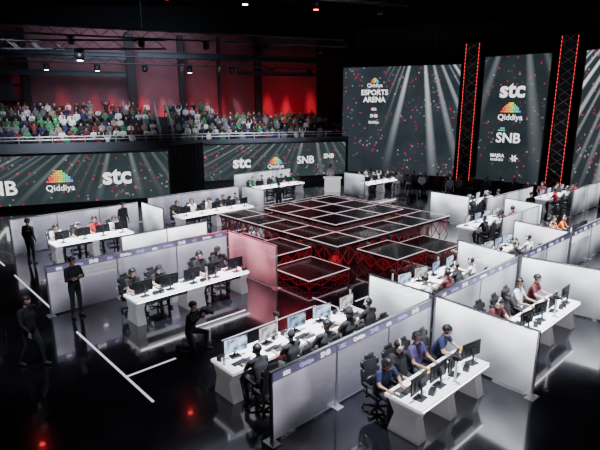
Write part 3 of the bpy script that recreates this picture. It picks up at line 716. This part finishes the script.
def drape(p0, p1, h, label):
    (x0, y0), (x1, y1) = W(*p0), W(*p1); L = math.hypot(x1-x0, y1-y0)
    bm = bmesh.new(); n = int(L/.12); vs = []
    for i in range(n+1):
        yy = .06*math.sin(i*1.7); vs.append((bm.verts.new((-L/2+L*i/n, yy, .02)), bm.verts.new((-L/2+L*i/n, yy, h))))
    for i in range(n): bm.faces.new((vs[i][0], vs[i+1][0], vs[i+1][1], vs[i][1]))
    tag(obj('drape', bm, dr, None, ((x0+x1)/2, (y0+y1)/2, 0), math.atan2(y1-y0, x1-x0)), label, 'curtain')
drape((42.6, 4.5), (36.2, 18.5), 12, 'black drape behind the giant and tall screens')
drape((35.5, 18.4), (27, 21.8), 12, 'black drape behind the right edge screen')
drape(fdl(3.5, 33.2), fdl(6.4, 36.2), 3.4, 'black drape in the gap between the two low video walls')

# ---------------------------------------------------------------- grandstand
concrete = mat('stand_decking', (.03, .03, .035), .8)
gx, gy = F(4, 39)
gs = thing('grandstand', 'tiered spectator stand above the low video walls', 'grandstand', (gx, gy, 0), FROT)
Z0 = 2.9; RS = .36; RD = .74
def rowz(k): return Z0+RS*k
def rowd(k): return 37.9+RD*k
for k in range(7):
    s0, s1 = (-12, 18.9) if k < 5 else (-12, 8.5)
    obj('tier', B(lambda b: bx(b, ((s0+s1)/2-4, rowd(k)-39+.05, rowz(k)/2), (s1-s0, RD, rowz(k)))), concrete, gs)
    for (q0, q1) in ((-11.5, 3.6), (4.5, 18.8 if k < 5 else 8.4)):
        obj('bench', B(lambda b: (bx(b, ((q0+q1)/2-4, rowd(k)-39+.12, rowz(k)+.35), (q1-q0, .3, .05)), [bx(b, (q0+.3+j*(q1-q0-.6)/6-4, rowd(k)-39+.12, rowz(k)+.16), (.06, .25, .33)) for j in range(7)])), M['steel'], gs)
obj('parapet', B(lambda b: bx(b, (-.6, 37.3-39, Z0/2+.3), (30.8, .12, Z0+.6))), mat('parapet_grey', (.12, .13, .16), .6), gs)
rl = thing('guard_rail', 'grey metal guard rail along the front of the spectator stand', 'railing', (*F(3.5, 37.3), Z0+.6+.0), FROT)
railm = mat('pale_rail_metal', (.6, .6, .64), .4, .5)
bm = bmesh.new(); tube(bm, [(-15, 0, .42), (15, 0, .42)], [.04, .04], 8); tube(bm, [(-15, 0, .22), (15, 0, .22)], [.022, .022], 6)
obj('rails', bm, railm, rl)
for i in range(16): obj('rail_post', B(lambda b: cyl(b, (-15+2*i, 0, 0), (-15+2*i, 0, .42), .03, n=8)), railm, rl)
sr = thing('stair_rail', 'sloping metal handrails between the two spectator blocks', 'railing', (*F(4.05, 39.2), 0), FROT)
for s in (-.45, .45):
    bm = bmesh.new(); tube(bm, [(s, -1.6, Z0+1.3), (s, 2.6, Z0+1.3+2.04)], [.045]*2, 8); tube(bm, [(s, -1.6, Z0+.9), (s, 2.6, Z0+.9+2.04)], [.025]*2, 6)
    for q in (-1.6, -.5, .6, 1.7): tube(bm, [(s, q, Z0+.48*(q+1.5)-.0), (s, q, Z0+1.3+(q+1.6)*.485)], [.025]*2, 6)
    obj('handrail', bm, railm, sr)
shirts = ['white', 'white', 'white', 'black', 'black', 'black', 'grey', 'maroon', 'green', 'navy', 'black', 'tan', 'maroon', 'grey', 'green', 'navy']
for k in range(7):
    for (q0, q1, side) in ((-7.6, 3.5, 'left'), (4.6, 18.7 if k < 5 else 8.3, 'centre')):
        s = q0+random.uniform(0, .3)
        while s < q1:
            if random.random() < .9:
                po = random.choices(['lap', 'clap', 'cheer'], [8, 3, 1])[0]; c = random.choice(shirts)
                x, y = F(s, rowd(k)+.1+random.uniform(-.05, .04))
                o = inst('person', BODY[po]['body'], None, (x, y, rowz(k)-.005), FROT+PI+random.uniform(-.6, .6), {1: M['c_'+c], 0: random.choice([M['skin'], M['skin2'], M['skin2']]), 5: random.choice([M['hairb'], M['hairb'], M['hairb'], M['hairbr'], M['c_white']])})
                sc = random.uniform(.78, .92); o.scale = (sc, sc, sc*random.uniform(.95, 1.06))
                act = {'lap': 'sitting with hands on lap', 'clap': 'clapping', 'cheer': 'with both arms raised'}[po]
                tag(o, f'spectator in {c} top {act}, {ORD[k]} row, {side} stand', 'person', f'{c} topped {po} spectators, {side} row {k+1}')
            s += random.uniform(.42, .6)
ECH = mesh('event_chair', B(lambda b: (bx(b, (0, 0, .425), (.44, .42, .05), bev=.01), bx(b, (0, -.22, .68), (.42, .04, .4), bev=.01),
      [cyl(b, (sx*.19, sy*.18, 0), (sx*.19, sy*.18, .42), .014, n=6) for sx in (-1, 1) for sy in (-1, 1)])), M['dark'])
for row in range(2):
    for i in range(17):
        f = i/16; D = 37.0-7.2*f+row*.85; L = 5.0+11.6*f+row*.45
        if random.random() < .1: continue
        x, y = W(D, L); rz = RZ+PI-R(28)+random.uniform(-.2, .2)
        rn = ('front', 'rear')[row]
        tag(inst('event_chair', ECH, None, (x, y, 0), rz), f'dark chair, {i+1} from left in the {rn} floor audience row', 'chair', 'floor audience chairs')
        c = random.choice(['black', 'black', 'grey', 'maroon', 'navy', 'white'])
        tag(inst('person', BODY['lap']['body'], None, (x, y, -.02), rz, {1: M['c_'+c], 0: M['skin2']}), f'{c} clothed spectator, {i+1} from left in the {rn} floor audience row', 'person', 'floor audience')

# ---------------------------------------------------------------- hall structure above the stand
pm = mat('pillar_dark', (.02, .014, .018), .7)
def pillar(s, d, w, label):
    x, y = F(s, d); tag(obj('hall_pillar', B(lambda b: (bx(b, (0, 0, 5.8), (w, .5, 11.6), bev=.03), bx(b, (0, 0, 2.0), (w+.1, .6, 4.0), bev=.02))), pm, None, (x, y, 0), FROT), label, 'pillar', 'dark hall pillars')
pillar(2.2, 44.2, .7, 'dark hall pillar behind the right part of the left crowd'); pillar(6.2, 44.2, .5, 'dark hall pillar behind the stair gap'); pillar(-5.5, 44.2, .5, 'dark hall pillar at the left of the red wall'); pillar(12.9, 44.2, .6, 'dark hall pillar near the giant screen'); pillar(9.4, 44.2, .25, 'slim dark hall pillar behind the centre crowd')
gm = mat('wall_panel_grey', (.045, .055, .07), .6)
def beam(s0, s1, d, z, hh, lab, m=None):
    x, y = F((s0+s1)/2, d)
    tag(obj('hall_beam', B(lambda b: (bx(b, (0, 0, z), (s1-s0, .35, hh), bev=.02), bx(b, (0, -.12, z+hh/2), (s1-s0, .3, .08), bev=.01), bx(b, (0, -.12, z-hh/2), (s1-s0, .3, .06), bev=.01))), m or gm, None, (x, y, 0), FROT), lab, 'beam', 'hall beams')
beam(-16, 1.8, 44.0, 8.4, .35, 'grey horizontal hall beam above the left crowd'); beam(11, 19, 44.0, 8.7, .3, 'grey horizontal hall beam above the centre crowd')
beam(-16, 1.8, 43.0, 9.7, .5, 'upper grey hall beam above the left crowd'); beam(2.7, 19, 43.0, 9.9, .35, 'upper grey hall beam above the centre crowd')
for i, s in enumerate((-14.2, -11.8, -9.4, -7.0)):
    x, y = F(s, 44.7)
    tag(obj('wall_panel', B(lambda b: (bx(b, (0, 0, 7.6), (2.2, .12, 2.6), bev=.03), bx(b, (0, -.08, 7.6), (.06, .06, 2.5)), bx(b, (0, -.08, 7.6), (2.1, .06, .06)))), gm, None, (x, y, 0), FROT), f'dark grey acoustic panel on the upper left wall, {ORD[i]} from left', 'wall panel', 'grey wall panels')
def truss(p0, p1, z, label, s=.5, loads=True):
    (x0, y0), (x1, y1) = p0, p1; L = math.hypot(x1-x0, y1-y0)
    t = thing('ceiling_truss', label, 'truss', ((x0+x1)/2, (y0+y1)/2, z), math.atan2(y1-y0, x1-x0), 'overhead trusses')
    bm = bmesh.new()
    for a in (-1, 1):
        for c in (-1, 1): cyl(bm, (-L/2, a*s/2, c*s/2), (L/2, a*s/2, c*s/2), .03, n=8)
    obj('chords', bm, M['steel'], t)
    bm = bmesh.new(); n = int(L/.6)
    for i in range(n):
        xa, xb = -L/2+L*i/n, -L/2+L*(i+1)/n; sg = 1 if i % 2 else -1
        for a in (-1, 1): tube(bm, [(xa, a*s/2, sg*s/2), (xb, a*s/2, -sg*s/2)], [.015]*2, 4); tube(bm, [(xa, sg*s/2, a*s/2), (xb, -sg*s/2, a*s/2)], [.015]*2, 4)
    obj('lattice', bm, M['steel'], t)
    for q in (-.4, 0, .4): obj('hanging_cable', B(lambda b: cyl(b, (q*L, 0, s/2), (q*L, 0, 15-z), .012, n=6)), M['steel'], t)
    return t, L
LENS = {'w': emis('lens_white', (1, .97, 1), 25), 'r': emis('lens_red', (1, .05, .05), 18), 'd': M['dark']}
FXY = mesh('yoke', B(lambda b: (bx(b, (0, 0, -.05), (.3, .3, .1), bev=.01), bx(b, (-.19, 0, -.25), (.03, .12, .4)), bx(b, (.19, 0, -.25), (.03, .12, .4)))), M['black'])
FXH = mesh('lamp_head', B(lambda b: (cyl(b, (0, 0, -.2), (0, 0, -.5), .13, .15, n=16), sph(b, (0, 0, -.2), .13, 10))), M['black'], True)
FXL = mesh('lens', B(lambda b: cyl(b, (0, 0, -.5), (0, 0, -.515), .13, n=20)), LENS['d'])
def fixture(x, y, z, kind, label, sc=1):
    t = thing('stage_light', label, 'light', (x, y, z), 0, 'moving head lights'); t.scale = (sc,)*3
    inst('yoke', FXY, t); inst('lamp_head', FXH, t); inst('lens', FXL, t, mats={0: LENS[kind]})
for ti, (s0, s1, d, z, nm) in enumerate([(-12, 18, 40.5, 9.2, 'above the crowd'), (-12, 17, 35, 10.4, 'over the low video walls'), (-10, 16, 25, 11.5, 'over the stage'), (-8, 14, 16, 11.5, 'over the near desks')]):
    truss(F(s0, d), F(s1, d), z, 'long dark lattice truss '+nm)
    n = 9 if ti == 0 else 7
    for i in range(n):
        s = s0+(i+.5)*(s1-s0)/n; x, y = F(s, d)
        kd = 'r' if (ti in (2,) and i % 2) else ('w' if (i % 3 == 1 and ti in (2, 3)) or (ti == 0 and i in (2, 3, 5)) else 'd')
        fixture(x, y, z-.28, kd, f'moving head light, {ORD[i]} from left on truss {nm}')
x, y = W(31.2, -13.2); fixture(x, y, 9.25, 'w', 'bright lit moving head light above the left crowd', 1.3)
truss((W(31.2, -18)), (W(31.2, -8)), 9.5, 'short truss carrying the bright light above the left crowd')

# ---------------------------------------------------------------- lights
def aim(o, tgt):
    o.rotation_euler = (Vector(tgt)-o.location).to_track_quat('-Z', 'Y').to_euler()
def area(loc, tgt, e, col, size, spread=110):
    l = bpy.data.lights.new('area', 'AREA'); l.energy = e; l.color = col; l.size = size; l.spread = R(spread)
    o = bpy.data.objects.new('area_light', l); COL.objects.link(o); o.location = loc; aim(o, tgt); return o
def spot(loc, tgt, e, col, ang, blend=.3, r=.1):
    l = bpy.data.lights.new('spot', 'SPOT'); l.energy = e; l.color = col; l.spot_size = R(ang); l.spot_blend = blend; l.shadow_soft_size = r
    o = bpy.data.objects.new('spot_light', l); COL.objects.link(o); o.location = loc; aim(o, tgt); return o
def point(loc, e, col, r=.3):
    l = bpy.data.lights.new('point', 'POINT'); l.energy = e; l.color = col; l.shadow_soft_size = r
    o = bpy.data.objects.new('point_light', l); COL.objects.link(o); o.location = loc
cool = (.88, .92, 1)
for (x, y, e) in ((7.3, 13, 400), (7.3, 7.7, 420), (8.2, 5.1, 240), (12.9, 7.7, 450), (12.9, 4.9, 450), (17.1, 7.5, 400), (21.5, 7.5, 420), (7, 20.5, 500), (13.7, 21.5, 500), (21.5, 25.6, 450), (28, 22, 450), (25.6, 12.9, 400), (21.5, 10.6, 350), (31, 11, 400)):
    spot((x-1, y-1, 10.8), (x, y, 0), e*58, cool, 26, .6, .4)
area((*W(20, 0), 13), (*W(20, 0), 0), 700, (.75, .82, 1), 14)
spot((14, 10, 12), (16.8, 15.8, .9), 3000, (.9, .93, 1), 60, .8, .5)
spot((0, 9, 10), (2.9, 12.8, .8), 2600, (.8, .85, 1), 30, .8, .4)  # fill added to brighten the person walking at the left edge
# red hits
spot((12, 20, 9), (10, 13.5, .8), 16000, (1, .06, .16), 24, .6, .3)
spot((20, 22, 10), (14.5, 14, .8), 1500, (1, .06, .1), 40, .6, .3)
spot((*W(14, 4), 9.5), (13.2, 13.5, .4), 900, (1, .04, .08), 35, .6, .3)
for x, y in ((14.5, 13.5), (14.5, 16.5), (18, 13.5), (17, 16)): point((x, y, .35), 4, (1, .03, .06))
# crowd and red wall
area((*F(-3, 35), 9.8), (*F(-3, 39), 3.2), 360, (.85, .9, 1), 5, 70)
area((*F(10.5, 35), 9.8), (*F(10.5, 39), 3.2), 340, (.85, .9, 1), 5, 70)
area((*F(2, 38), 12.5), (*F(2, 43), 9.5), 420, (.7, .82, 1), 8, 100)  # bluish fill added to lift the hall beams and trusses
for s, e, a_ in ((-6.6, 900, 14), (-3.6, 2400, 16), (-2.2, 1600, 10), (-.4, 3600, 14), (.6, 7000, 12), (1.5, 5000, 9), (3.3, 6500, 12), (4.4, 5500, 9), (5.2, 4500, 10), (7.4, 5500, 10), (8.5, 2400, 8), (10.4, 6000, 10), (11.6, 2600, 9), (14.0, 7500, 14), (15.2, 6500, 9), (16.4, 6500, 12), (17.8, 6500, 16)):
    spot((*F(s, 43.4), 11.9), (*F(s+random.uniform(-.9, .9), 45.2), 5.0), e*1.5, (1, .05, .09), a_, 1.0, .2)
for s, e in ((-8, 15), (-2, 40), (3.8, 60), (9, 50), (16, 75)): area((*F(s, 42.2), 5.0), (*F(s, 45.3), 7), e*.8, (1, .04, .08), 1.2, 150)
for s, t_ in ((2.6, 4.6), (3.5, 5.2), (5.4, 3.4), (6.9, 5.6), (8.8, 11.), (9.6, 8.5), (10.8, 8.0), (-1.0, 1.3)):
    spot((*F(s, 42.8), 11.8), (*F(t_, 45.1), 6.3), 1700, (.8, .85, 1), 6, .8, .05)

w = bpy.data.worlds.new('World'); bpy.context.scene.world = w; w.use_nodes = True
bg = w.node_tree.nodes['Background']; bg.inputs[0].default_value = (.05, .07, .12, 1); bg.inputs[1].default_value = .25

# ---------------------------------------------------------------- camera
cd = bpy.data.cameras.new('camera'); cd.sensor_width = 36; cd.lens = 495/600*36; cd.clip_end = 200
co = bpy.data.objects.new('camera', cd); COL.objects.link(co); co.location = (0, 0, 6.0)
co.rotation_euler = (PI/2-math.atan(120/495), 0, ANG-PI/2)
bpy.context.scene.camera = co
